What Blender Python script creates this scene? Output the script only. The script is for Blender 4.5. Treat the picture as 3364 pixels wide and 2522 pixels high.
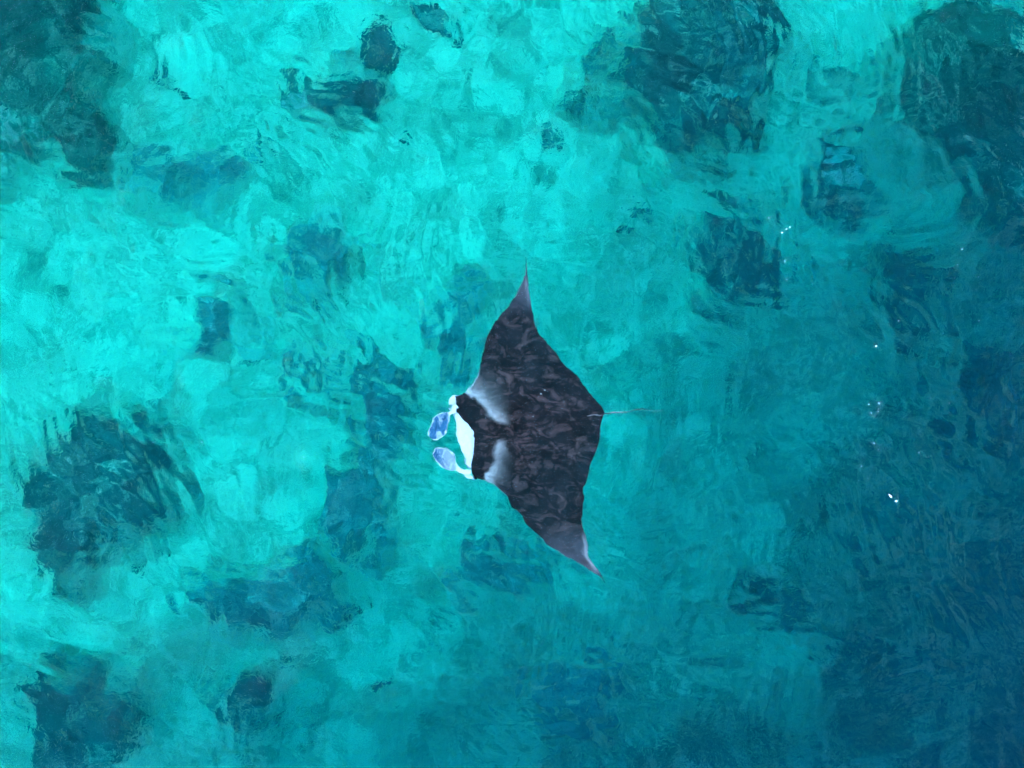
# Manta ray swimming just under the surface of a clear lagoon, seen straight down from the air.
import bpy, math
import numpy as np
from mathutils import Vector

rad = math.radians
scene = bpy.context.scene
for o in list(bpy.data.objects):
    bpy.data.objects.remove(o)

# ------------------------------------------------------------------ camera
FRAME_W = 11.2                      # metres of water surface across the picture
PXW, PXH = 3364.0, 2522.0           # size of the photograph
K = FRAME_W / PXW
CAM_H = (FRAME_W / 2) / math.tan(rad(30))
cam_data = bpy.data.cameras.new('camera')
cam_data.sensor_width = 36
cam_data.lens = 18 / math.tan(rad(30))
cam_data.clip_start, cam_data.clip_end = 0.1, 2000
cam = bpy.data.objects.new('camera', cam_data)
cam.location = (0, 0, CAM_H)
scene.collection.objects.link(cam)
scene.camera = cam

# ------------------------------------------------------------------ sky, sun, exposure
SUN_ELEV, SUN_AZ = rad(22), rad(160)         # azimuth counted from +X towards +Y
world = bpy.data.worlds.new('World')
scene.world = world
world.use_nodes = True
wn = world.node_tree.nodes
sky = wn.new('ShaderNodeTexSky')
sky.sky_type = 'NISHITA'
sky.sun_disc = False
sky.sun_elevation = SUN_ELEV
sky.sun_rotation = math.pi / 2 - SUN_AZ
sky.air_density, sky.dust_density, sky.ozone_density = 1.0, 0.3, 4.0
wn['Background'].inputs['Strength'].default_value = 0.15
wl = world.node_tree.links
# broken fair-weather cloud all over the sky
wtc = wn.new('ShaderNodeTexCoord')
wsep = wn.new('ShaderNodeSeparateXYZ'); wl.new(wtc.outputs['Generated'], wsep.inputs[0])
wzz = wn.new('ShaderNodeMath'); wzz.operation = 'ADD'; wzz.inputs[1].default_value = .18; wl.new(wsep.outputs[2], wzz.inputs[0])
wdiv = wn.new('ShaderNodeVectorMath'); wdiv.operation = 'DIVIDE'
wcmb = wn.new('ShaderNodeCombineXYZ')
for k_ in range(3): wl.new(wzz.outputs[0], wcmb.inputs[k_])
wl.new(wtc.outputs['Generated'], wdiv.inputs[0]); wl.new(wcmb.outputs[0], wdiv.inputs[1])
wno = wn.new('ShaderNodeTexNoise'); wno.inputs['Scale'].default_value = 3.6; wno.inputs['Detail'].default_value = 3; wno.inputs['Distortion'].default_value = .4
wl.new(wdiv.outputs[0], wno.inputs['Vector'])
wrp = wn.new('ShaderNodeValToRGB'); wrp.color_ramp.elements[0].position = .52; wrp.color_ramp.elements[1].position = .60
wl.new(wno.outputs['Fac'], wrp.inputs[0])
wmx = wn.new('ShaderNodeMix'); wmx.data_type = 'RGBA'
wmx.inputs[7].default_value = (5.5, 9.5, 12.5, 1)
wl.new(wrp.outputs[0], wmx.inputs[0]); wl.new(sky.outputs[0], wmx.inputs[6])
wl.new(wmx.outputs[2], wn['Background'].inputs[0])
world.cycles.sampling_method = 'NONE'      # under water the sky is only ever reached by scattered rays

sun_data = bpy.data.lights.new('sun', 'SUN')
sun_data.energy = 0.5
sun_data.angle = rad(40)
sun_data.color = (1.0, 0.99, 0.97)
sun = bpy.data.objects.new('sun', sun_data)
sdir = Vector((math.cos(SUN_ELEV) * math.cos(SUN_AZ), math.cos(SUN_ELEV) * math.sin(SUN_AZ), math.sin(SUN_ELEV)))
sun.rotation_euler = (-sdir).to_track_quat('-Z', 'Y').to_euler()
scene.collection.objects.link(sun)

vs = scene.view_settings
vs.view_transform, vs.look, vs.gamma, vs.use_curve_mapping = 'Standard', 'None', 1.0, False
vs.exposure = 3.08
scene.render.engine = 'CYCLES'
cy = scene.cycles
cy.max_bounces, cy.diffuse_bounces, cy.glossy_bounces, cy.transmission_bounces = 7, 2, 2, 6
cy.volume_bounces = 1
cy.caustics_refractive = True
cy.caustics_reflective = True
cy.blur_glossy = 1.0
cy.use_denoising = True
cy.sample_clamp_indirect = 8
cy.use_adaptive_sampling, cy.adaptive_threshold, cy.adaptive_min_samples = True, .06, 20

# ------------------------------------------------------------------ helpers
IOR = 1.333
def under(px, py, d):
    """photo pixel (3364 scale) -> point d metres below the flat surface, on the refracted sight line"""
    px, py = np.asarray(px, float), np.asarray(py, float)
    x, y = (px - PXW / 2) * K, -(py - PXH / 2) * K
    r = np.hypot(x, y) + 1e-9
    st = r / np.hypot(r, CAM_H) / IOR
    rr = r + d * st / np.sqrt(1 - st * st)
    return x / r * rr, y / r * rr

def _hash(ix, iy, seed):
    n = (ix.astype(np.int64) * 374761393 + iy.astype(np.int64) * 668265263 + seed * 1442695041) & 0xffffffff
    n = ((n ^ (n >> 13)) * 1274126177) & 0xffffffff
    n = (n ^ (n >> 16)) & 0xffffffff
    return n / 4294967295.0

def vnoise(x, y, seed=0):
    ix, iy = np.floor(x), np.floor(y)
    fx, fy = x - ix, y - iy
    u, v = fx ** 3 * (fx * (fx * 6 - 15) + 10), fy ** 3 * (fy * (fy * 6 - 15) + 10)
    ix, iy = ix.astype(np.int64), iy.astype(np.int64)
    a, b = _hash(ix, iy, seed), _hash(ix + 1, iy, seed)
    c, d = _hash(ix, iy + 1, seed), _hash(ix + 1, iy + 1, seed)
    return (a + (b - a) * u) * (1 - v) + (c + (d - c) * u) * v

def fbm(x, y, seed=0, octs=4, gain=.5):
    s, amp, tot = 0, 1.0, 0
    for i in range(octs):
        s = s + amp * vnoise(x, y, seed + i * 17)
        tot += amp
        x, y = x * 2.03 * .8 - y * 2.03 * .6 + 3.1, x * 2.03 * .6 + y * 2.03 * .8 - 7.7
        amp *= gain
    return s / tot

def smooth(a, b, x):
    t = np.clip((x - a) / (b - a), 0, 1)
    return t * t * (3 - 2 * t)

def mesh_obj(name, verts, faces, mat, parent=None, attrs=None, smooth_shade=True):
    me = bpy.data.meshes.new(name)
    me.from_pydata(verts if isinstance(verts, list) else verts.tolist(), [], faces if isinstance(faces, list) else faces.tolist())
    if attrs:
        for k, v in attrs.items():
            at = me.attributes.new(k, 'FLOAT', 'POINT')
            at.data.foreach_set('value', np.asarray(v, np.float32))
    if smooth_shade:
        me.polygons.foreach_set('use_smooth', [True] * len(me.polygons))
    me.materials.append(mat)
    me.update()
    o = bpy.data.objects.new(name, me)
    scene.collection.objects.link(o)
    o.parent = parent
    return o

def grid_faces(nr, nc):
    i = np.arange(nr - 1)[:, None] * nc + np.arange(nc - 1)[None, :]
    return np.stack([i, i + 1, i + nc + 1, i + nc], -1).reshape(-1, 4)

def tag(o, label=None, cat=None, group=None, kind=None):
    if label: o['label'] = label
    if cat: o['category'] = cat
    if group: o['group'] = group
    if kind: o['kind'] = kind
    return o

class NT:
    def __init__(self, name):
        self.m = bpy.data.materials.new(name)
        self.m.use_nodes = True
        self.t = self.m.node_tree
        self.n = self.t.nodes
        self.n.clear()
        self.out = self.n.new('ShaderNodeOutputMaterial')
    def add(self, typ, **kw):
        nd = self.n.new('ShaderNode' + typ)
        for k, v in kw.items():
            if k in nd.inputs.keys():
                nd.inputs[k].default_value = v
            else:
                setattr(nd, k, v)
        return nd
    def ln(self, a, b):
        self.t.links.new(a, b)
    def noise(self, scale, detail=4, rough=.55, dist=0., vec=None):
        nd = self.add('TexNoise')
        nd.inputs['Scale'].default_value = scale
        nd.inputs['Detail'].default_value = detail
        nd.inputs['Roughness'].default_value = rough
        nd.inputs['Distortion'].default_value = dist
        if vec: self.ln(vec, nd.inputs['Vector'])
        return nd.outputs['Fac']
    def ramp(self, fac, stops):
        r = self.add('ValToRGB')
        el = r.color_ramp.elements
        while len(el) < len(stops): el.new(.5)
        for e, (p, c) in zip(el, stops):
            e.position = p
            e.color = (*c, 1) if len(c) == 3 else c
        self.ln(fac, r.inputs[0])
        return r.outputs[0]
    def mix(self, fac, a, b, mode='MIX'):
        m = self.add('Mix', data_type='RGBA', blend_type=mode)
        for s, v in ((m.inputs[0], fac), (m.inputs[6], a), (m.inputs[7], b)):
            if isinstance(v, (float, int)): s.default_value = v
            elif isinstance(v, tuple): s.default_value = (*v, 1)
            else: self.ln(v, s)
        return m.outputs[2]
    def math(self, op, a, b=None):
        m = self.add('Math', operation=op)
        for s, v in zip(m.inputs, (a, b)):
            if v is None: continue
            if isinstance(v, (float, int)): s.default_value = v
            else: self.ln(v, s)
        return m.outputs[0]
    def bump(self, h, strength, dist):
        b = self.add('Bump')
        b.inputs['Strength'].default_value = strength
        b.inputs['Distance'].default_value = dist
        self.ln(h, b.inputs['Height'])
        return b.outputs[0]
    def principled(self, col, rough=.8, normal=None, spec=.3):
        p = self.add('BsdfPrincipled')
        if isinstance(col, tuple): p.inputs['Base Color'].default_value = (*col, 1)
        else: self.ln(col, p.inputs['Base Color'])
        p.inputs['Roughness'].default_value = rough
        p.inputs['Specular IOR Level'].default_value = spec
        if normal: self.ln(normal, p.inputs['Normal'])
        self.ln(p.outputs[0], self.out.inputs[0])
        return self.m
    def pos(self):
        return self.add('NewGeometry').outputs['Position']

# ------------------------------------------------------------------ materials
def mat_sand():
    t = NT('sand')
    p = t.pos()
    big = t.noise(.9, 6, .66, 1.2, p)
    mid = t.noise(3.0, 5, .62, .8, p)
    fine = t.noise(16, 3, .6, 0, p)
    c = t.ramp(mid, [(.30, (.34, .34, .18)), (.44, (.68, .67, .36)), (.60, (.94, .93, .50))])
    c = t.mix(1.0, c, t.ramp(big, [(.25, (.32, .38, .35)), (.38, (.66, .70, .67)), (.52, (1, 1, 1)), (.8, (1, 1, 1))]), 'MULTIPLY')
    c = t.mix(.5, c, t.ramp(t.noise(6.5, 3, .6, .6, p), [(.36, (.50, .54, .52)), (.52, (1, 1, 1))]), 'MULTIPLY')
    rb = t.add('Attribute', attribute_name='rubble')
    deep_mottle = t.ramp(t.noise(2.0, 6, .68, 1.0, p), [(.36, (.10, .16, .15)), (.46, (.30, .38, .36)), (.56, (.85, .88, .86)), (.7, (1, 1, 1))])  # dark mottling put into the deep bed's colour to yield ripple strokes
    c = t.mix(rb.outputs['Fac'], c, t.mix(1.0, c, deep_mottle, 'MULTIPLY'))
    c = t.mix(.2, c, t.ramp(fine, [(.3, (.6, .6, .6)), (.7, (1, 1, 1))]), 'MULTIPLY')
    return t.principled(c, 1, None, 0)

def mat_coral(name, a, b, c3, pocket=(.62, .60, .42)):
    t = NT(name)
    p = t.pos()
    n = t.noise(1.7, 6, .66, 1.0, p)
    f = t.noise(6, 4, .65, .6, p)
    c = t.ramp(n, [(.30, a), (.5, b), (.62, c3), (.72, pocket)])
    c = t.mix(.75, c, t.ramp(f, [(.30, (.28, .28, .28)), (.5, (.9, .9, .9)), (.68, (1.9, 1.9, 1.9))]), 'MULTIPLY')
    ed = t.add('Attribute', attribute_name='edge')
    fr = t.math('ADD', ed.outputs['Fac'], t.math('MULTIPLY', t.math('SUBTRACT', f, .5), 1.6))
    c = t.mix(t.ramp(fr, [(.08, (0, 0, 0)), (.72, (1, 1, 1))]), (.72, .70, .39), c)
    return t.principled(c, 1, None, 0)

def mat_water():
    t = NT('water')
    # refracting surface with the sky's mirror image weakened, as through the polarising filter drones carry
    bp = t.bump(t.noise(17, 2, .55, .5, t.pos()), 1.0, .0052)
    rf = t.add('BsdfRefraction'); rf.inputs['IOR'].default_value = IOR; rf.inputs['Roughness'].default_value = .10
    gl = t.add('BsdfAnisotropic'); gl.inputs['Roughness'].default_value = .03
    fr = t.add('Fresnel'); fr.inputs['IOR'].default_value = IOR
    for nd in (rf, gl, fr): t.ln(bp, nd.inputs['Normal'])
    mx = t.add('MixShader')
    t.ln(t.math('MULTIPLY', fr.outputs[0], .12), mx.inputs[0])
    t.ln(rf.outputs[0], mx.inputs[1]); t.ln(gl.outputs[0], mx.inputs[2])
    t.ln(mx.outputs[0], t.out.inputs['Surface'])
    # clear tropical sea: red goes first, then green, blue last
    ab = t.add('VolumeAbsorption')
    A = (0.78, 0.119, 0.081)
    top = max(A) * 1.01
    ab.inputs['Density'].default_value = top
    ab.inputs['Color'].default_value = (*[1 - a / top for a in A], 1)
    sc = t.add('VolumeScatter')
    sc.inputs['Color'].default_value = (0, .82, 1, 1)
    sc.inputs['Density'].default_value = .015
    ad = t.add('AddShader')
    t.ln(ab.outputs[0], ad.inputs[0]); t.ln(sc.outputs[0], ad.inputs[1])
    t.ln(ad.outputs[0], t.out.inputs['Volume'])
    return t.m

def mat_skin():
    t = NT('manta_skin')
    at = t.add('Attribute', attribute_name='white')
    ag = t.add('Attribute', attribute_name='grey')
    p = t.pos()
    mp_ = t.add('Mapping'); mp_.inputs['Rotation'].default_value = (0, 0, .75); mp_.inputs['Scale'].default_value = (1.0, 1.7, 1)
    t.ln(p, mp_.inputs[0])
    n = t.noise(3.0, 6, .7, .9, mp_.outputs[0])
    cr = t.math('ABSOLUTE', t.math('SUBTRACT', t.noise(4.3, 4, .6, .9, mp_.outputs[0]), .5))
    cr = t.math('MINIMUM', t.math('MULTIPLY', cr, 7.0), 1.0)
    n = t.math('ADD', t.math('MULTIPLY', n, .70), t.math('MULTIPLY', cr, .22))  # mottling of surface ripples and reflected sky, painted into the skin colour
    f = t.noise(30, 3, .6, 0, p)
    dark = t.ramp(n, [(.31, (.0026, .0013, .0014)), (.42, (.0070, .0034, .0036)), (.54, (.040, .0180, .0185)), (.68, (.095, .043, .043))])
    grey = t.mix(ag.outputs['Fac'], dark, (.062, .053, .066))
    col = t.mix(at.outputs['Fac'], grey, (.52, .40, .42))
    col = t.mix(.25, col, t.ramp(f, [(.3, (.7, .7, .7)), (.7, (1, 1, 1))]), 'MULTIPLY')
    return t.principled(col, .8, None, .0)

def mat_lobe():
    t = NT('manta_fin_skin')
    at = t.add('Attribute', attribute_name='white')
    p = t.pos()
    mp_ = t.add('Mapping'); mp_.inputs['Rotation'].default_value = (0, 0, .4); mp_.inputs['Scale'].default_value = (1.0, .45, 1)
    t.ln(p, mp_.inputs[0])
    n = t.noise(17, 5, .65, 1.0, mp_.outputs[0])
    ins = t.ramp(n, [(.36, (.016, .055, .115)), (.52, (.035, .10, .19)), (.66, (.40, .36, .42))])  # blue of shade and refraction inside the fins, painted into the colour
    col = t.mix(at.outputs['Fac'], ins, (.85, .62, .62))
    return t.principled(col, .8, None, .0)

def mat_plain(name, c, rough=.6):
    t = NT(name)
    n = t.noise(25, 3, .6, .4, t.pos())
    col = t.mix(.35, c, t.ramp(n, [(.3, (.65, .65, .65)), (.7, (1.05, 1.05, 1.05))]), 'MULTIPLY')
    return t.principled(col, rough, None, .25)

M_SAND = mat_sand()
M_CORAL = [mat_coral('reef_coral', (.018, .054, .042), (.042, .125, .092), (.19, .36, .22)),
           mat_coral('weedy_coral', (.018, .062, .040), (.036, .125, .076), (.14, .31, .18)),
           mat_coral('pale_rubble', (.05, .13, .10), (.12, .235, .175), (.36, .48, .32))]
M_WATER = mat_water()
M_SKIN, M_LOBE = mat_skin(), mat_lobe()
M_JAW = mat_plain('manta_white_skin', (.90, .60, .66), .5)
M_FOAM = mat_plain('foam', (.75, .78, .78), .7)

# ------------------------------------------------------------------ seabed
S2 = PXW / 2212.0
DEPTHS = [(0, 0, 4), (300, 150, 3.6), (0, 620, 3.4), (1000, 100, 3.4), (1380, 60, 3.5), (1000, 480, 3.6), (400, 800, 3.8), (700, 300, 3.7),
          (100, 700, 3.5), (100, 1300, 4.0), (500, 1000, 4.0), (300, 1350, 4.4), (700, 450, 3.9), (1250, 500, 4.1), (1000, 1100, 4.6), (1200, 350, 3.8),
          (700, 1000, 4.7), (900, 1450, 5.6), (1000, 1600, 7.4), (700, 1620, 6.6), (500, 1500, 5.5), (100, 1600, 5.6), (1350, 900, 5.3), (1350, 750, 4.9), (1500, 900, 6.6),
          (1600, 600, 6.2), (1480, 650, 5.3), (1300, 1250, 5.7), (1500, 1200, 6.9), (1700, 900, 7.2), (1700, 1440, 7.2), (1620, 1410, 7.0), (1560, 1480, 7.5), (1900, 700, 7.3), (2000, 1000, 8.1),
          (1850, 1150, 8.0), (2200, 900, 9.2), (2200, 1300, 10), (2200, 1640, 12), (1900, 1550, 9.6), (1900, 1330, 8.8), (1300, 1620, 8.2), (1550, 1640, 8.9), (1250, 1450, 7.2),
          (2120, 40, 3.9), (1850, 50, 3.9), (2000, 20, 3.9), (1700, 350, 5.2), (2000, 350, 6.3), (2200, 420, 7.0), (1750, 180, 4.6), (1450, 330, 4.6), (2200, 650, 8.4), (1800, 500, 6.2)]
_c = np.array(DEPTHS, float)
_c[:, 2] = 3.2 + .60 * np.maximum(_c[:, 2] - 3.4, 0) ** 1.3
_cx, _cy = under(_c[:, 0] * S2, _c[:, 1] * S2, _c[:, 2])
def depth_at(x, y):
    x, y = np.asarray(x, float), np.asarray(y, float)
    num, den = 0, 0
    for cx, cyy, d in zip(_cx, _cy, _c[:, 2]):
        r2 = (x - cx) ** 2 + (y - cyy) ** 2
        w = 1.0 / (r2 + .8) ** 2
        num, den = num + w * d, den + w
    d = num / den
    r = np.hypot(x, y)
    far = smooth(10, 60, r)
    d = d * (1 - far) + (6.0 + 2.5 * np.tanh(x / 30)) * far
    return d
def seabed_z(x, y):
    rel = .30 * (fbm(x * .7, y * .7, 5, 4) - .5) + .12 * (fbm(x * 2.6 + 9, y * 2.6, 31, 3) - .5)
    return -depth_at(x, y) + rel

def graded_axis(half, step, far, grow=1.22):
    a = list(np.arange(0, half + step * .5, step))
    s = step
    while a[-1] < far:
        s *= grow
        a.append(a[-1] + s)
    a = np.array(a)
    return np.concatenate([-a[:0:-1], a])

ax, ay = graded_axis(10.5, .07, 320), graded_axis(8.5, .07, 320)
gx, gy = np.meshgrid(ax, ay)
gz = seabed_z(gx, gy)
seabed = mesh_obj('seabed', np.stack([gx, gy, gz], -1).reshape(-1, 3), grid_faces(len(ay), len(ax)), M_SAND, None, {'rubble': smooth(4.6, 8.2, depth_at(gx, gy)).ravel()})
tag(seabed, 'pale sandy lagoon floor sloping down into deeper blue water', kind='structure')

# ------------------------------------------------------------------ coral
def poly_sd(x, y, poly):
    """signed distance to polygon, positive inside"""
    n = len(poly)
    d = np.full(x.shape, 1e9)
    inside = np.zeros(x.shape, bool)
    for i in range(n):
        ax_, ay_ = poly[i]; bx, by = poly[(i + 1) % n]
        ex, ey = bx - ax_, by - ay_
        wx, wy = x - ax_, y - ay_
        tt = np.clip((wx * ex + wy * ey) / (ex * ex + ey * ey + 1e-12), 0, 1)
        d = np.minimum(d, (wx - ex * tt) ** 2 + (wy - ey * tt) ** 2)
        cond = ((ay_ > y) != (by > y))
        xi = ax_ + (y - ay_) * ex / (ey if abs(ey) > 1e-9 else 1e-9)
        inside ^= cond & (x < xi)
    d = np.sqrt(d)
    return np.where(inside, d, -d)

def coral(name, px_poly, height, mat, label, seed, cat='coral', group=None, rough=.35, step=.07):
    pc = np.array(px_poly, float) * S2
    x0, y0 = under(pc[:, 0].mean(), pc[:, 1].mean(), 4)
    d = float(depth_at(x0, y0)) - height * .5
    wx, wy = under(pc[:, 0], pc[:, 1], d)
    m = .45
    axx = np.arange(wx.min() - m, wx.max() + m, step)
    ayy = np.arange(wy.min() - m, wy.max() + m, step)
    X, Y = np.meshgrid(axx, ayy)
    qx = X + rough * 2.6 * (fbm(X * 1.3, Y * 1.3, seed + 3, 4, .6) - .5)
    qy = Y + rough * 2.6 * (fbm(X * 1.3, Y * 1.3, seed + 91, 4, .6) - .5)
    sd = poly_sd(qx, qy, list(zip(wx, wy))) + rough * 1.7 * (fbm(X * 2.4, Y * 2.4, seed, 4, .6) - .5) + .18
    lump = fbm(X * 1.7, Y * 1.7, seed + 7, 5, .6)
    h = height * smooth(-.05, .55, sd) * (.35 + 1.1 * lump) + .10 * smooth(-.06, .05, sd)
    h += .14 * (fbm(X * 5, Y * 5, seed + 40, 3) - .35) * smooth(0, .15, sd)
    Z = seabed_z(X, Y) + h - .06 - .6 * smooth(.02, -.25, sd)
    keep = sd > -.16
    idx = -np.ones(X.shape, int)
    f = grid_faces(*X.shape)
    fk = keep.reshape(-1)[f].all(1)
    f = f[fk]
    used = np.unique(f)
    remap = np.zeros(X.size, int); remap[used] = np.arange(len(used))
    v = np.stack([X, Y, Z], -1).reshape(-1, 3)[used]
    edge = smooth(-.06, .55, sd).ravel()[used]
    o0 = np.array([v[:, 0].mean(), v[:, 1].mean(), v[:, 2].min()])
    o = mesh_obj(name, v - o0, remap[f], mat, None, {'edge': edge})
    o.location = o0
    tag(o, label, cat, group)
    return o

C, W, R = M_CORAL
CORALS = [
 ('coral_reef', [(-160,-120),(195,-110),(190,60),(225,180),(252,330),(205,385),(150,345),(110,345),(60,330),(0,400),(-160,380)], .7, W, 'broad dark coral reef filling the top left corner', 11, .4),
 ('coral_mound', [(45,960),(90,925),(150,900),(215,885),(255,905),(300,900),(330,960),(370,1010),(392,1080),(370,1120),(330,1160),(290,1165),(240,1160),(215,1195),(150,1240),(95,1215),(75,1150),(80,1085),(45,1020)], .7, C, 'big dark coral mound on the sand at mid left', 23, .35),
 ('coral_mound', [(300,350),(360,345),(420,330),(500,340),(505,380),(440,410),(380,415),(310,400)], .4, R, 'low mottled coral mound just right of the top left reef', 37, .35),
 ('coral_mound', [(612,150),(640,165),(700,180),(800,165),(850,190),(830,240),(790,262),(740,250),(690,270),(640,235),(615,215)], .5, C, 'dark ragged coral mound at top between two bright sand areas', 41, .4),
 ('coral_mound', [(60,1470),(110,1440),(180,1440),(260,1480),(285,1560),(270,1700),(60,1700)], .7, C, 'dark coral mound at the bottom left edge', 53, .4),
 ('coral_mound', [(470,1500),(520,1470),(575,1480),(600,1520),(570,1570),(520,1600),(480,1560)], .4, C, 'small round coral mound near the bottom edge, left of centre', 59, .35),
 ('coral_reef', [(1235,190),(1290,150),(1340,100),(1370,30),(1390,-120),(1620,-120),(1680,20),(1740,60),(1765,120),(1745,150),(1690,170),(1650,200),(1690,250),(1690,290),(1640,265),(1570,270),(1540,330),(1440,320),(1390,300),(1370,250),(1300,230)], .9, C, 'dark ridge of reef at top right of centre', 67, .45),
 ('coral_reef', [(1880,150),(1900,100),(1960,90),(2070,60),(2130,120),(2230,170),(2380,160),(2380,520),(2220,430),(2150,470),(2100,400),(2030,360),(1960,330),(1900,290),(1870,210)], .9, W, 'dark green weedy reef in the top right corner', 71, .28),
 ('coral_mound', [(1755,110),(1800,95),(1870,110),(1885,150),(1850,150),(1790,140)], .3, W, 'narrow weedy coral bridge between the two top right reefs', 73, .25),
 ('coral_mound', [(1500,520),(1550,480),(1620,470),(1680,510),(1715,570),(1700,640),(1650,680),(1560,690),(1500,650),(1485,590)], .6, C, 'round dark coral mound right of the upper wing', 79, .35),
 ('coral_mound', [(1750,360),(1790,335),(1850,370),(1890,430),(1870,480),(1800,480),(1740,450)], .6, C, 'small pointed coral mound below the top right reefs', 83, .35),
 ('coral_ridge', [(705,760),(760,740),(840,760),(900,830),(905,900),(880,960),(890,1080),(870,1150),(800,1200),(720,1190),(690,1110),(720,1000),(715,890)], .5, R, 'long pale rubble ridge left of the white mouth', 89, .5),
 ('coral_mound', [(630,480),(690,470),(760,520),(775,600),(740,650),(680,600),(640,560)], .4, R, 'pale mottled coral mound above the rubble ridge', 97, .45),
 ('coral_mound', [(430,660),(480,640),(540,680),(550,740),(490,770),(440,730)], .35, R, 'small pale coral patch on bright sand at left', 101, .4),
 ('coral_mound', [(920,670),(990,640),(1060,680),(1070,760),(1010,810),(950,780)], .4, R, 'pale coral patch beside the front edge of the upper wing', 103, .45),
 ('coral_mound', [(440,1260),(520,1240),(600,1260),(680,1230),(720,1300),(650,1370),(560,1390),(470,1340)], .4, R, 'low rubble patch below the left sand flat', 107, .5),
 ('coral_mound', [(960,1190),(1080,1170),(1190,1210),(1200,1280),(1120,1290),(1010,1260)], .4, R, 'rubble patch below the lower wing', 109, .45),
 ('coral_mound', [(1090,1450),(1180,1410),(1290,1390),(1330,1450),(1330,1580),(1260,1610),(1160,1560)], .5, R, 'broad dim coral mound at the bottom centre', 113, .5),
 ('coral_ridge', [(1560,1230),(1640,1260),(1740,1320),(1830,1390),(1920,1440),(2080,1450),(2230,1470),(2300,1560),(2100,1540),(1930,1520),(1840,1470),(1760,1410),(1680,1360),(1590,1320)], .9, C, 'long dark coral ridge running into the bottom right corner', 127, .3),
 ('coral_mound', [(2040,760),(2110,720),(2230,760),(2300,900),(2250,1010),(2130,960),(2060,860)], .9, C, 'dark blue coral mound at the right edge', 131, .45),
 ('coral_mound', [(1900,520),(1980,530),(2060,580),(2080,690),(1960,710),(1890,620)], .8, C, 'dim blue coral mound below the top right weedy reef', 157, .45),
 ('coral_mound', [(1850,1100),(1940,1060),(2030,1090),(2060,1180),(1960,1240),(1880,1200)], .9, C, 'dim coral mound just right of the two largest foam flecks', 167, .45),
 ('coral_mound', [(2090,1180),(2180,1150),(2290,1210),(2280,1360),(2150,1380),(2080,1290)], 1.2, C, 'deep dark coral mound at the lower right edge', 179, .45),
]
for nm, poly, h, mt, lab, sd_, rg in CORALS:
    coral(nm, poly, h, mt, lab, sd_, 'reef' if nm != 'coral_mound' else 'coral', None, rg)

# small coral rocks lying on the sand
def rock_mesh(seed):
    rg = np.random.RandomState(seed)
    nu, nv = 9, 14
    v, f = [], []
    ph = rg.rand(6) * 6.28
    for i in range(nu):
        th = math.pi * i / (nu - 1)
        for j in range(nv):
            a = 2 * math.pi * j / nv
            r = 1 + .22 * math.sin(2 * a + ph[0]) + .16 * math.sin(3 * a + ph[1] + 2 * th) + .12 * math.sin(5 * a + ph[2] - 3 * th) + .1 * math.sin(4 * th + ph[3])
            v.append((r * math.sin(th) * math.cos(a), r * math.sin(th) * math.sin(a), .6 * r * math.cos(th)))
    for i in range(nu - 1):
        for j in range(nv):
            f.append((i * nv + j, i * nv + (j + 1) % nv, (i + 1) * nv + (j + 1) % nv, (i + 1) * nv + j))
    me = bpy.data.meshes.new('coral_rock')
    me.from_pydata(v, [], f)
    me.polygons.foreach_set('use_smooth', [True] * len(f))
    at = me.attributes.new('edge', 'FLOAT', 'POINT'); at.data.foreach_set('value', np.full(len(v), .8, np.float32))
    me.materials.append(C)
    return me
rocks = [rock_mesh(s) for s in range(5)]
ROCKS = [(825,100,.30),(805,125,.2),(355,165,.12),(390,200,.10),(930,25,.3),(965,60,.26),(640,520,.2),(720,640,.22),(545,780,.12),(300,1215,.16),(318,1180,.12),(430,1265,.2),(610,1255,.12),
         (620,1440,.13),(240,1490,.2),(885,300,.12),(1190,300,.16),(1365,480,.18),(560,330,.16),(830,1500,.16),(760,1330,.16)]
rg = np.random.RandomState(4)
rock_objs = []
for i, (px, py, r) in enumerate(ROCKS):
    x, y = under(px * S2, py * S2, 4)
    d = float(depth_at(x, y))
    x, y = under(px * S2, py * S2, d)
    o = bpy.data.objects.new('coral_rock', rocks[i % 5])
    s = r * (.55 + .25 * rg.rand())
    o.scale = (s, s * (.7 + .6 * rg.rand()), s * .8)
    o.rotation_euler = (0, 0, rg.rand() * 6.28)
    o.location = (float(x), float(y), float(seabed_z(x, y)) + s * .2)
    scene.collection.objects.link(o)
    rock_objs.append((o, px, py))
MARKS = [('the top left corner reef', 130, 200), ('the big coral mound at mid left', 220, 1060), ('the low mound beside the top left reef', 400, 375), ('the ragged top coral mound', 730, 210),
         ('the bottom left coral mound', 170, 1560), ('the small mound near the bottom edge', 530, 1530), ('the dark top right reef ridge', 1480, 150), ('the round mound beyond the upper wing', 1600, 580),
         ('the long rubble ridge by the mouth', 800, 980), ('the pale mound above the rubble ridge', 700, 560), ('the small pale patch at left', 490, 705), ('the pale patch beside the upper wing', 990, 725),
         ('the low rubble patch at lower left', 570, 1310), ('the rubble patch under the lower wing', 1080, 1230), ('the dark bottom centre mound', 1220, 1500), ('the upper wing tip of the ray', 1136, 560)]
by_place = {}
for o, px, py in rock_objs:
    nm, mx_, my_ = min(MARKS, key=lambda m: (m[1] - px) ** 2 + (m[2] - py) ** 2)
    dx, dy = px - mx_, py - my_
    rel = ('right of' if dx > 0 else 'left of') if abs(dx) > abs(dy) else ('below' if dy > 0 else 'above')
    by_place.setdefault((rel, nm), []).append((o, abs(dx) + abs(dy)))
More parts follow.
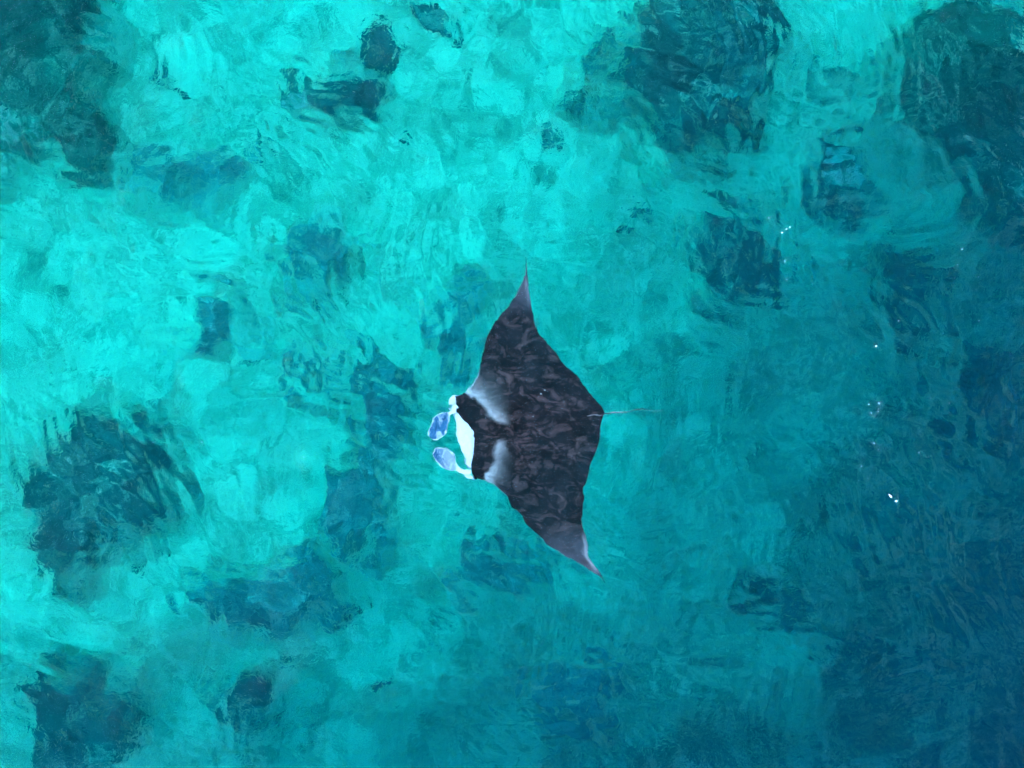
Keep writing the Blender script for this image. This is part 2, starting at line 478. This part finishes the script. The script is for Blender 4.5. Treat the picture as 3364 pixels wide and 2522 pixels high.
for (rel, nm), lst in by_place.items():
    lst.sort(key=lambda t_: t_[1])
    for k_, (o, _) in enumerate(lst):
        w_ = '' if len(lst) == 1 else ['nearest ', 'second nearest ', 'third nearest ', 'fourth nearest ', 'fifth nearest ', 'sixth nearest ', 'seventh nearest '][min(k_, 6)]
        if len(lst) == 2 and k_ == 1: w_ = 'farther '
        if len(lst) == 2 and k_ == 0: w_ = 'nearer '
        tag(o, w_ + 'small dark coral rock ' + rel + ' ' + nm, 'rock', 'small loose coral rocks on the sand')

# ------------------------------------------------------------------ manta ray
MZ = -.37                                    # depth of the ray's mid plane
def mp(px, py, d=.30):
    return under(px, py, d)
LEFT = [(850,1724.5),(878,1727.5),(901,1726),(927,1717),(962,1700),(988,1685),(1017,1662),(1031,1645),(1054,1631),(1075,1624),(1098,1611),(1121,1599),(1153,1588),
        (1186,1579),(1213,1575),(1243,1562),(1263,1549),(1276,1538),(1291,1522),(1299,1508),(1319,1494),(1333,1499),(1356,1515),(1379,1531),(1415,1548),(1442,1560),
        (1468,1560),(1498,1552),(1525,1548),(1560,1547),(1578,1560),(1586,1586),(1598,1620),(1610,1645),(1628,1666),(1664,1690),(1697,1717),(1721,1735),(1747,1753),
        (1774,1786),(1797,1813.5),(1824,1862),(1848,1901),(1869,1937),(1879,1955),(1893,1970),(1911,1984)]
RIGHT = [(850,1725.5),(878,1730),(901,1732),(930,1736),(973,1742),(1005,1748.5),(1034,1756),(1069,1763.5),(1098,1773),(1112,1784),(1133,1802),(1165,1827),(1205,1859),
         (1226,1879),(1247,1902),(1277,1926),(1296,1944),(1316,1966),(1334,1981),(1347,1991),(1353,1994),(1362,1989),(1379,1983),(1395,1979),(1425,1973),(1462,1969),(1488,1955),
         (1512,1944),(1548,1934),(1585,1921),(1615,1914),(1648,1910),(1681,1908),(1712,1907.5),(1745,1915),(1779,1924),(1818,1936),(1851,1950),(1881,1968),(1911,1985)]
LA, RA = np.array(LEFT), np.array(RIGHT)
YT, YB = 850., 1911.
NR, NC = 300, 72
rows = YT + (YB - YT) * (.5 - .5 * np.cos(np.linspace(0, math.pi, NR))) * .5 + (YB - YT) * np.linspace(0, 1, NR) * .5
lx = np.interp(rows, LA[:, 0], LA[:, 1]); rx = np.interp(rows, RA[:, 0], RA[:, 1])
ker = np.array([1, 2, 3, 2, 1.]) / 9
def sm(a):
    b = np.convolve(np.pad(a, 2, mode='edge'), ker, 'valid'); b[0], b[-1] = a[0], a[-1]; return b
lx, rx = sm(lx), sm(rx)
u = .5 - .5 * np.cos(np.linspace(0, math.pi, NC))
U, ROW = np.meshgrid(u, rows)
PX = lx[:, None] + (rx - lx)[:, None] * U
PY = ROW
# spanwise coordinate: -1 at the upper wing tip, +1 at the lower, 0 along the spine
spine_y = 1443 - (PX - 1530) * .19
span = np.where(PY < spine_y, (PY - spine_y) / (spine_y - YT), (PY - spine_y) / (YB - spine_y))
aspan = np.abs(span)
def ray_mid(asp, px):
    # wings sag a little from the shoulders and the tips curl up towards the surface
    return MZ - .06 * np.sin(np.clip(asp, 0, 1) * math.pi * .75) ** 2 + .27 * smooth(.45, 1.0, asp) + .05 * smooth(1560, 1480, px)
chord = (rx - lx)[:, None] * K
prof = (U ** .62) * ((1 - U) ** .95) * 2.35                     # blunt front, thin rear
thick = np.minimum(.28 * (1 - smooth(.02, .42, aspan)) + .11 * (1 - smooth(.3, 1.02, aspan)) + .004, chord * .45)
edge_min = .004
mid = ray_mid(aspan, PX)
wx, wy = mp(PX, PY, .30)
zt = mid + thick * .55 * prof + edge_min
zb = mid - thick * .50 * prof - edge_min
# dorsal relief: spine ridge, gill-side swellings
zt = zt + .018 * (fbm(wx * 4, wy * 4, 77, 3) - .5) * smooth(0, .15, U) * smooth(1, .85, U)
# pigment: white shoulder blazes, greyer wing tips with pale trailing edges, white rim on the front edge near the head
def blob(cx, cy_, a, b, ang):
    c, s = math.cos(rad(ang)), math.sin(rad(ang))
    wob = 16 * (fbm(PX * .035, PY * .035, 8, 4) - .5)
    dx, dy = PX - cx + wob, PY - cy_ + wob
    q = ((dx * c + dy * s) / a) ** 2 + ((-dx * s + dy * c) / b) ** 2
    return np.exp(-q * 1.6)
def blaze(pts, inten, sig, side):
    """white shoulder blaze: sharp towards the head, fading towards the rear"""
    wob = 9 * (fbm(PX * .06, PY * .06, 8, 4, .6) - .5); wob2 = 9 * (fbm(PX * .06 + 50, PY * .06, 9, 4, .6) - .5)
    qx, qy = PX + wob, PY + wob2
    best = np.full(PX.shape, 1e9); val = np.zeros(PX.shape); sg = np.zeros(PX.shape); si = np.ones(PX.shape)
    n_ = len(pts) - 1
    for i in range(n_):
        (ax_, ay_), (bx, by) = pts[i], pts[i + 1]
        ex, ey = bx - ax_, by - ay_
        t_ = np.clip(((qx - ax_) * ex + (qy - ay_) * ey) / (ex * ex + ey * ey), 0, 1)
        d_ = np.hypot(qx - ax_ - ex * t_, qy - ay_ - ey * t_)
        cr = ((qx - ax_) * ey - (qy - ay_) * ex) * side
        m_ = d_ < best
        best = np.where(m_, d_, best)
        val = np.where(m_, inten[i] + (inten[i + 1] - inten[i]) * t_, val)
        si = np.where(m_, sig[i] + (sig[i + 1] - sig[i]) * t_, si)
        sg = np.where(m_, np.sign(cr), sg)
    sdist = best * sg
    return val * smooth(-9, 8, sdist) * np.exp(-(np.maximum(sdist - 5, 0) / (si * .85)) ** 1.4)
white = blaze([(1524,1284),(1538,1303),(1548,1311),(1560,1305),(1578,1327),(1600,1355),(1625,1377),(1655,1388),(1680,1392)], [1, 1, 1, .8, .62, .68, .62, .35, 0], [26, 26, 26, 38, 40, 34, 34, 30, 24], 1)
white = white + blaze([(1590,1600),(1589,1577),(1592,1556),(1612,1540),(1628,1508),(1627,1478),(1636,1454),(1660,1444)], [1, 1, .95, .62, .34, .62, .5, .0], [24, 26, 30, 36, 26, 26, 24, 20], -1)
white *= .42 + .98 * fbm(PX * .05, PY * .11, 19, 5, .6)
dl = (PX - lx[:, None])
rim = np.exp(-(dl / 4.5) ** 2) * (smooth(1200, 1250, PY) * smooth(1296, 1286, PY) + smooth(1582, 1588, PY) * smooth(1640, 1600, PY) * .8)
white += .95 * rim
dr = (rx[:, None] - PX)
stripe = np.exp(-((dr - 6) / 7) ** 2) * (.55 * smooth(905, 940, PY) * smooth(1030, 960, PY) + 1.0 * smooth(1740, 1800, PY) * smooth(1885, 1850, PY))
white += .45 * stripe
grey = .9 * smooth(.62, .86, aspan) * (1 - smooth(.93, .985, aspan)) * (.55 + .9 * fbm(PX * .03, PY * .03, 61, 4) - .1)
grey += .25 * fbm(PX * .02, PY * .02, 63, 4)
white, grey = np.clip(white, 0, 1), np.clip(grey, 0, 1)

ray = bpy.data.objects.new('manta_ray', None)
scene.collection.objects.link(ray)
hx, hy = mp(1760, 1400)
ray.location = (float(hx), float(hy), MZ - .2)
ORG = np.array([float(hx), float(hy), MZ - .2])
tag(ray, 'dark manta ray with white shoulder patches gliding just under the surface', 'manta ray')

top = np.stack([wx, wy, zt], -1).reshape(-1, 3)
bot = np.stack([wx, wy, zb], -1).reshape(-1, 3)
F = grid_faces(NR, NC)
Ft, Fb = F[:, ::-1], F + NR * NC
rim_f = []
N0 = NR * NC
for i in range(NR - 1):
    a, b = i * NC, (i + 1) * NC
    rim_f.append((a, b, b + N0, a + N0))
    a, b = i * NC + NC - 1, (i + 1) * NC + NC - 1
    rim_f.append((b, a, a + N0, b + N0))
for r in (0, NR - 1):
    for j in range(NC - 1):
        a, b = r * NC + j, r * NC + j + 1
        rim_f.append((b, a, a + N0, b + N0) if r == 0 else (a, b, b + N0, a + N0))
faces = np.concatenate([Ft, Fb, np.array(rim_f)])
body = mesh_obj('body', np.concatenate([top, bot]) - ORG, faces, M_SKIN, ray,
                {'white': np.concatenate([white.ravel(), np.ones(N0) * .95]), 'grey': np.concatenate([grey.ravel(), np.zeros(N0)])})

def z1(p):   # zoomed-crop coordinates -> photo pixels
    return [(1350 + a / 3.0143, 1150 + b / 3.0143) for a, b in p]

def resample(poly, n):
    p = np.array(poly + [poly[0]], float)
    # closed smooth curve by Chaikin
    q = p[:-1]
    for _ in range(2):
        nx = np.roll(q, -1, 0)
        q = np.stack([q * .75 + nx * .25, q * .25 + nx * .75], 1).reshape(-1, 2)
    q = np.vstack([q, q[:1]])
    s = np.concatenate([[0], np.cumsum(np.hypot(*np.diff(q, axis=0).T))])
    t = np.linspace(0, s[-1], n, endpoint=False)
    return np.stack([np.interp(t, s, q[:, 0]), np.interp(t, s, q[:, 1])], -1)

def pad_solid(name, poly, zfun, th, mat, white_rim, spine=None, n=90, rings=20, dish=0.):
    """a closed flap with rounded edge built from its outline; zfun gives the mid height at a photo pixel"""
    out = resample(poly, n)
    cen = out.mean(0)
    if spine is not None: cen = np.array(spine, float)
    vs_, w_, fs_ = [], [], []
    per = []
    for side in (1, -1):
        ring0 = len(vs_)
        for k in range(rings):
            q = 1 - k / rings                      # 1 at the rim
            for p in out:
                if cen.ndim == 2:                  # shrink towards a spine line
                    a, b = cen; e = b - a
                    tt = np.clip(((p - a) @ e) / (e @ e), 0, 1); c = a + e * tt
                else: c = cen
                pp = c + (p - c) * q
                x, y = mp(*pp, .32)
                prof_ = math.sqrt(max(0, 1 - q ** 4))
                z = zfun(*pp) + side * (th * prof_ + .002) - dish * (1 - q * q)
                vs_.append((float(x) - ORG[0], float(y) - ORG[1], float(z) - ORG[2]))
                w_.append(float(np.clip(white_rim(q, pp, side), 0, 1)))
        per.append(ring0)
        for k in range(rings - 1):
            for j in range(n):
                a, b = ring0 + k * n + j, ring0 + k * n + (j + 1) % n
                c, d = b + n, a + n
                fs_.append((a, b, c, d) if side < 0 else (d, c, b, a))
        last = ring0 + (rings - 1) * n
        cap_ = tuple(last + j for j in range(n))
        if cen.ndim == 1:
            fs_.append(cap_ if side < 0 else cap_[::-1])
        else:
            h = n // 2
            fs_.append(cap_ if side < 0 else cap_[::-1])
    for j in range(n):
        a, b = per[0] + j, per[0] + (j + 1) % n
        c, d = per[1] + (j + 1) % n, per[1] + j
        fs_.append((a, b, c, d))
    return mesh_obj(name, vs_, fs_, mat, ray, {'white': w_, 'grey': [0] * len(w_)})

# lower jaw: the white rim of the open mouth in front of the dark head
jaw = z1([(425,590),(428,660),(432,760),(440,850),(462,930),(490,1010),(520,1090),(545,1140),(600,1180),(640,1100),(660,960),(660,860),(625,770),(575,660),(520,590),(470,560)])
pad_solid('lower_jaw', jaw, lambda x, y: MZ - .05, .05, M_JAW, lambda q, p, s: 1)
# cephalic fins, curled inwards in front of the mouth
def fin_white(q, p, s):
    if s < 0: return 1
    n = float(fbm(np.array([p[0] * .06]), np.array([p[1] * .06]), 5, 3)[0])
    return float(smooth(.83, .98, q + .3 * (n - .5))) + (smooth(1500, 1520, p[0]) if False else 0)
upper = z1([(455,520),(420,545),(350,580),(290,625),(225,680),(185,755),(180,815),(200,870),(245,902),(300,872),(345,820),(362,740),(380,660),(410,605),(470,585),(490,550)])
lower_ = z1([(600,1170),(530,1170),(480,1140),(450,1085),(425,1030),(385,990),(330,965),(265,953),(222,990),(222,1050),(255,1105),(300,1160),(370,1192),(440,1195),(510,1240),(590,1260)])
def fz(x, y): return MZ + .02 + .05 * float(smooth(1500, 1430, x))
def fw_up(q, p, s):
    return max(fin_white(q, p, s), float(smooth(1462, 1480, p[0])))
def fw_lo(q, p, s):
    return max(fin_white(q, p, s), float(smooth(1478, 1510, p[0])) * .95, .35 * float(smooth(1440, 1480, p[0])))
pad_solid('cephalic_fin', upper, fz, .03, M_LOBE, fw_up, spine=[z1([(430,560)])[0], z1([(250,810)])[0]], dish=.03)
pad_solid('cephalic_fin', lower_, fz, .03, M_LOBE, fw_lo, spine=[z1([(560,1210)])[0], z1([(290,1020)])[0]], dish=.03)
# white outer corners of the fin roots
for i, (poly) in enumerate([z1([(405,465),(450,455),(475,480),(450,525),(425,545),(395,548),(360,540),(368,505)]), z1([(520,1255),(560,1250),(620,1275),(640,1300),(590,1318),(545,1302)])]):
    pad_solid('fin_root', poly, lambda x, y: MZ - .03, .014, M_JAW, lambda q, p, s: 1, n=40, rings=8)

def tube(name, pts, radii, mat, parent, attrs=None, n=10, origin=ORG):
    pts = np.array(pts, float)
    vs_, fs_, w_ = [], [], []
    for i, p in enumerate(pts):
        d = pts[min(i + 1, len(pts) - 1)] - pts[max(i - 1, 0)]
        d /= np.linalg.norm(d)
        s = np.cross(d, (0, 0, 1.)); s /= np.linalg.norm(s)
        up = np.cross(s, d)
        for j in range(n):
            a = 2 * math.pi * j / n
            vs_.append(tuple(p + radii[i] * (math.cos(a) * s + math.sin(a) * up) - origin))
            if attrs is not None: w_.append(attrs[i])
    for i in range(len(pts) - 1):
        for j in range(n):
            fs_.append((i * n + j, i * n + (j + 1) % n, (i + 1) * n + (j + 1) % n, (i + 1) * n + j))
    fs_.append(tuple(range(n))[::-1]); fs_.append(tuple((len(pts) - 1) * n + j for j in range(n)))
    return mesh_obj(name, vs_, fs_, mat, parent, {'white': w_, 'grey': [0.] * len(w_)} if attrs is not None else None)

TAIL = [(1930,1366),(1955,1362),(1975,1366),(1994,1359),(2018,1354),(2040,1354),(2059,1353),(2080,1347),(2113,1342),(2130,1346),(2148,1348),(2175,1349),(2200,1350)]
tp = np.array(TAIL, float)
ti = np.linspace(0, len(tp) - 1, 70)
tpx, tpy = np.interp(ti, range(len(tp)), tp[:, 0]), np.interp(ti, range(len(tp)), tp[:, 1])
tx, ty = mp(tpx, tpy, .16)
f_ = np.linspace(0, 1, 70)
tz = -.20 - .05 * smooth(0, .15, f_) + .12 * smooth(.1, .4, f_) - .15 * smooth(.5, 1, f_)
tr = .0050 * (1 - f_) ** .8 + .0015
tw = .6 * np.clip(np.where(f_ < .2, .55, .15 + .9 * smooth(.52, .68, fbm(f_ * 14, f_ * 0, 12, 2))), 0, 1)
tube('tail', np.stack([tx, ty, tz], -1), tr, M_SKIN, ray, tw)
# eyes on the outer corners of the head
for (ex, ey) in ((1497, 1313), (1556, 1577)):
    x, y = mp(ex, ey)
    vs_, fs_ = [], []
    for i in range(7):
        th = math.pi * i / 6
        for j in range(10):
            a = 2 * math.pi * j / 10
            vs_.append((.022 * math.sin(th) * math.cos(a) + float(x) - ORG[0], .022 * math.sin(th) * math.sin(a) + float(y) - ORG[1], .022 * math.cos(th) + MZ - .01 - ORG[2]))
    for i in range(6):
        for j in range(10):
            fs_.append((i * 10 + j, (i + 1) * 10 + j, (i + 1) * 10 + (j + 1) % 10, i * 10 + (j + 1) % 10))
    mesh_obj('eye', vs_, fs_, mat_plain('eye', (.012, .012, .015), .2), ray)

# ------------------------------------------------------------------ water
wrg = np.random.RandomState(5)
def wave_height(x, y):
    """sum of many small travelling waves with sharpened crests, gusty in strength"""
    # the wave trains bend and cross: a smooth warp of random long sines
    gx_, gy_ = x.copy(), y.copy()
    w2 = np.random.RandomState(77)
    for k in range(9):
        lam = 1.5 * (4.5 / 1.5) ** w2.rand(); th = w2.rand() * 6.283; kk = 2 * math.pi / lam
        ph = kk * (x * math.cos(th) + y * math.sin(th))
        am = .16 / kk
        gx_ = gx_ + am * np.sin(ph + w2.rand() * 6.283)
        gy_ = gy_ + am * np.sin(ph + w2.rand() * 6.283)
    gust = .45 + 1.1 * smooth(.3, .72, fbm(x * .38, y * .38, 215, 3))
    z = 0
    for band, (l0, l1, n, slope, spread, dir0, use_gust) in enumerate([(1.6, 4.0, 10, .030, 1.2, .6, 0), (.55, 1.5, 22, .060, 1.6, .7, 0), (.22, .60, 44, .126, 1.1, .75, 1), (.09, .22, 44, .078, 1.2, .75, 2)]):
        zz = 0
        for k in range(n):
            lam = l0 * (l1 / l0) ** wrg.rand()
            th = dir0 + (wrg.rand() - .5) * 2 * spread
            kk = 2 * math.pi / lam
            amp = slope * math.sqrt(2 / n) / kk
            ph = kk * (gx_ * math.cos(th) + gy_ * math.sin(th)) + wrg.rand() * 6.283
            zz = zz + amp * (np.sin(ph) + .18 * np.sin(2 * ph + 1.57))
        if use_gust: zz = zz * gust
        z = z + zz
    return z
wax, way = graded_axis(7.6, .02, 330, 1.25), graded_axis(6.1, .02, 330, 1.25)
X, Y = np.meshgrid(wax, way)
fade = smooth(14, 8, np.maximum(np.abs(X), np.abs(Y)))
Z = wave_height(X, Y) * fade
nr, nc = X.shape
wv = np.stack([X, Y, Z], -1).reshape(-1, 3)
wf = grid_faces(nr, nc)
per = [j for j in range(nc)] + [i * nc + nc - 1 for i in range(1, nr)] + [(nr - 1) * nc + j for j in range(nc - 2, -1, -1)] + [i * nc for i in range(nr - 2, 0, -1)]
base = len(wv)
wb = wv[per].copy(); wb[:, 2] = -30
wv = np.vstack([wv, wb])
allf = wf.tolist()
m_ = len(per)
for i in range(m_):
    a, b = per[i], per[(i + 1) % m_]
    allf.append((b, a, base + i, base + (i + 1) % m_))
allf.append(tuple(base + i for i in range(m_))[::-1])
water = mesh_obj('water', wv, allf, M_WATER)
tag(water, 'clear rippled turquoise sea water turning deep blue to the right', kind='structure')

# ------------------------------------------------------------------ foam flecks floating on the surface
def fleck_mesh(seed):
    r_ = np.random.RandomState(seed)
    n = 12
    ph = r_.rand(3) * 6.28
    ring = []
    for j in range(n):
        a = 2 * math.pi * j / n
        r = 1 + .3 * math.sin(2 * a + ph[0]) + .2 * math.sin(3 * a + ph[1])
        ring.append((r * math.cos(a), r * math.sin(a)))
    v = [(x, y, -.2) for x, y in ring] + [(x * .95, y * .95, .2) for x, y in ring] + [(x * .55, y * .55, .5) for x, y in ring] + [(0, 0, .6)]
    f = []
    for k in range(2):
        for j in range(n):
            f.append((k * n + j, k * n + (j + 1) % n, (k + 1) * n + (j + 1) % n, (k + 1) * n + j))
    for j in range(n):
        f.append((2 * n + j, 2 * n + (j + 1) % n, 3 * n))
    f.append(tuple(range(n))[::-1])
    me = bpy.data.meshes.new('foam_fleck')
    me.from_pydata(v, [], f)
    me.materials.append(M_FOAM)
    return me
fl = [fleck_mesh(s) for s in range(4)]
z8 = [(886,37,1.1),(933,33,1.2),(930,58,1),(928,70,1),(898,76,.9),(916,90,.8),(907,210,1.3),(925,240,.7),(855,314,.9),(845,378,.8),(883,368,.8),(1110,253,.8),(1155,272,.7),(1160,10,.8),(1215,443,.7),(1245,33,.8)]
z6 = [(1062,1056,1.4),(1082,1040,1.3),(1097,1032,1),(1003,988,1.1),(1882,1130,1.2),(1863,1200,1),(1490,1570,1.5),(1595,1455,1.2),(1800,1512,1),(1960,1455,1.1),(1960,1255,.9),(1085,1268,1),(1075,1185,1)]
z7 = [(1252,378,1.1),(828,317,1),(1305,367,1),(630,317,.7)]
zm = [(1288,432,1),(1325,395,.9),(1210,655,.7)]
FL = [(2200 + a / 1.3565, 1300 + b / 1.3565, s) for a, b, s in z8] + [(1800 + a / 1.3817, b / 1.3817, s) for a, b, s in z6] + [(a / 1.254, 1200 + b / 1.254, s) for a, b, s in z7] + [(1350 + a / 3.0143, 1150 + b / 3.0143, s) for a, b, s in zm]
def put_fleck(i, px, py, sx, sy, rz, label, group=None):
    x, y = (px - PXW / 2) * K, -(py - PXH / 2) * K
    xi, yi = int(np.argmin(abs(wax - x))), int(np.argmin(abs(way - y)))
    o = bpy.data.objects.new('foam_fleck', fl[i % 4])
    o.location = (x, y, float(Z[yi, xi]))
    o.scale = (sx, sy, min(sx, sy) * .7)
    o.rotation_euler = (0, 0, rz)
    scene.collection.objects.link(o)
    tag(o, label, 'foam', group)
for i, (px, py, s) in enumerate(FL):
    put_fleck(i, px, py, .0052 * s, .0052 * s * (.7 + .5 * rg.rand()), rg.rand() * 6, 'tiny white foam fleck floating on the water', 'tiny foam flecks')
put_fleck(1, 2200 + 983 / 1.3565, 1300 + 446 / 1.3565, .022, .010, -.75, 'long white foam fleck, left one of the two largest flecks')
put_fleck(2, 2200 + 1008 / 1.3565, 1300 + 469 / 1.3565, .015, .011, .5, 'short white foam fleck, right one of the two largest flecks')
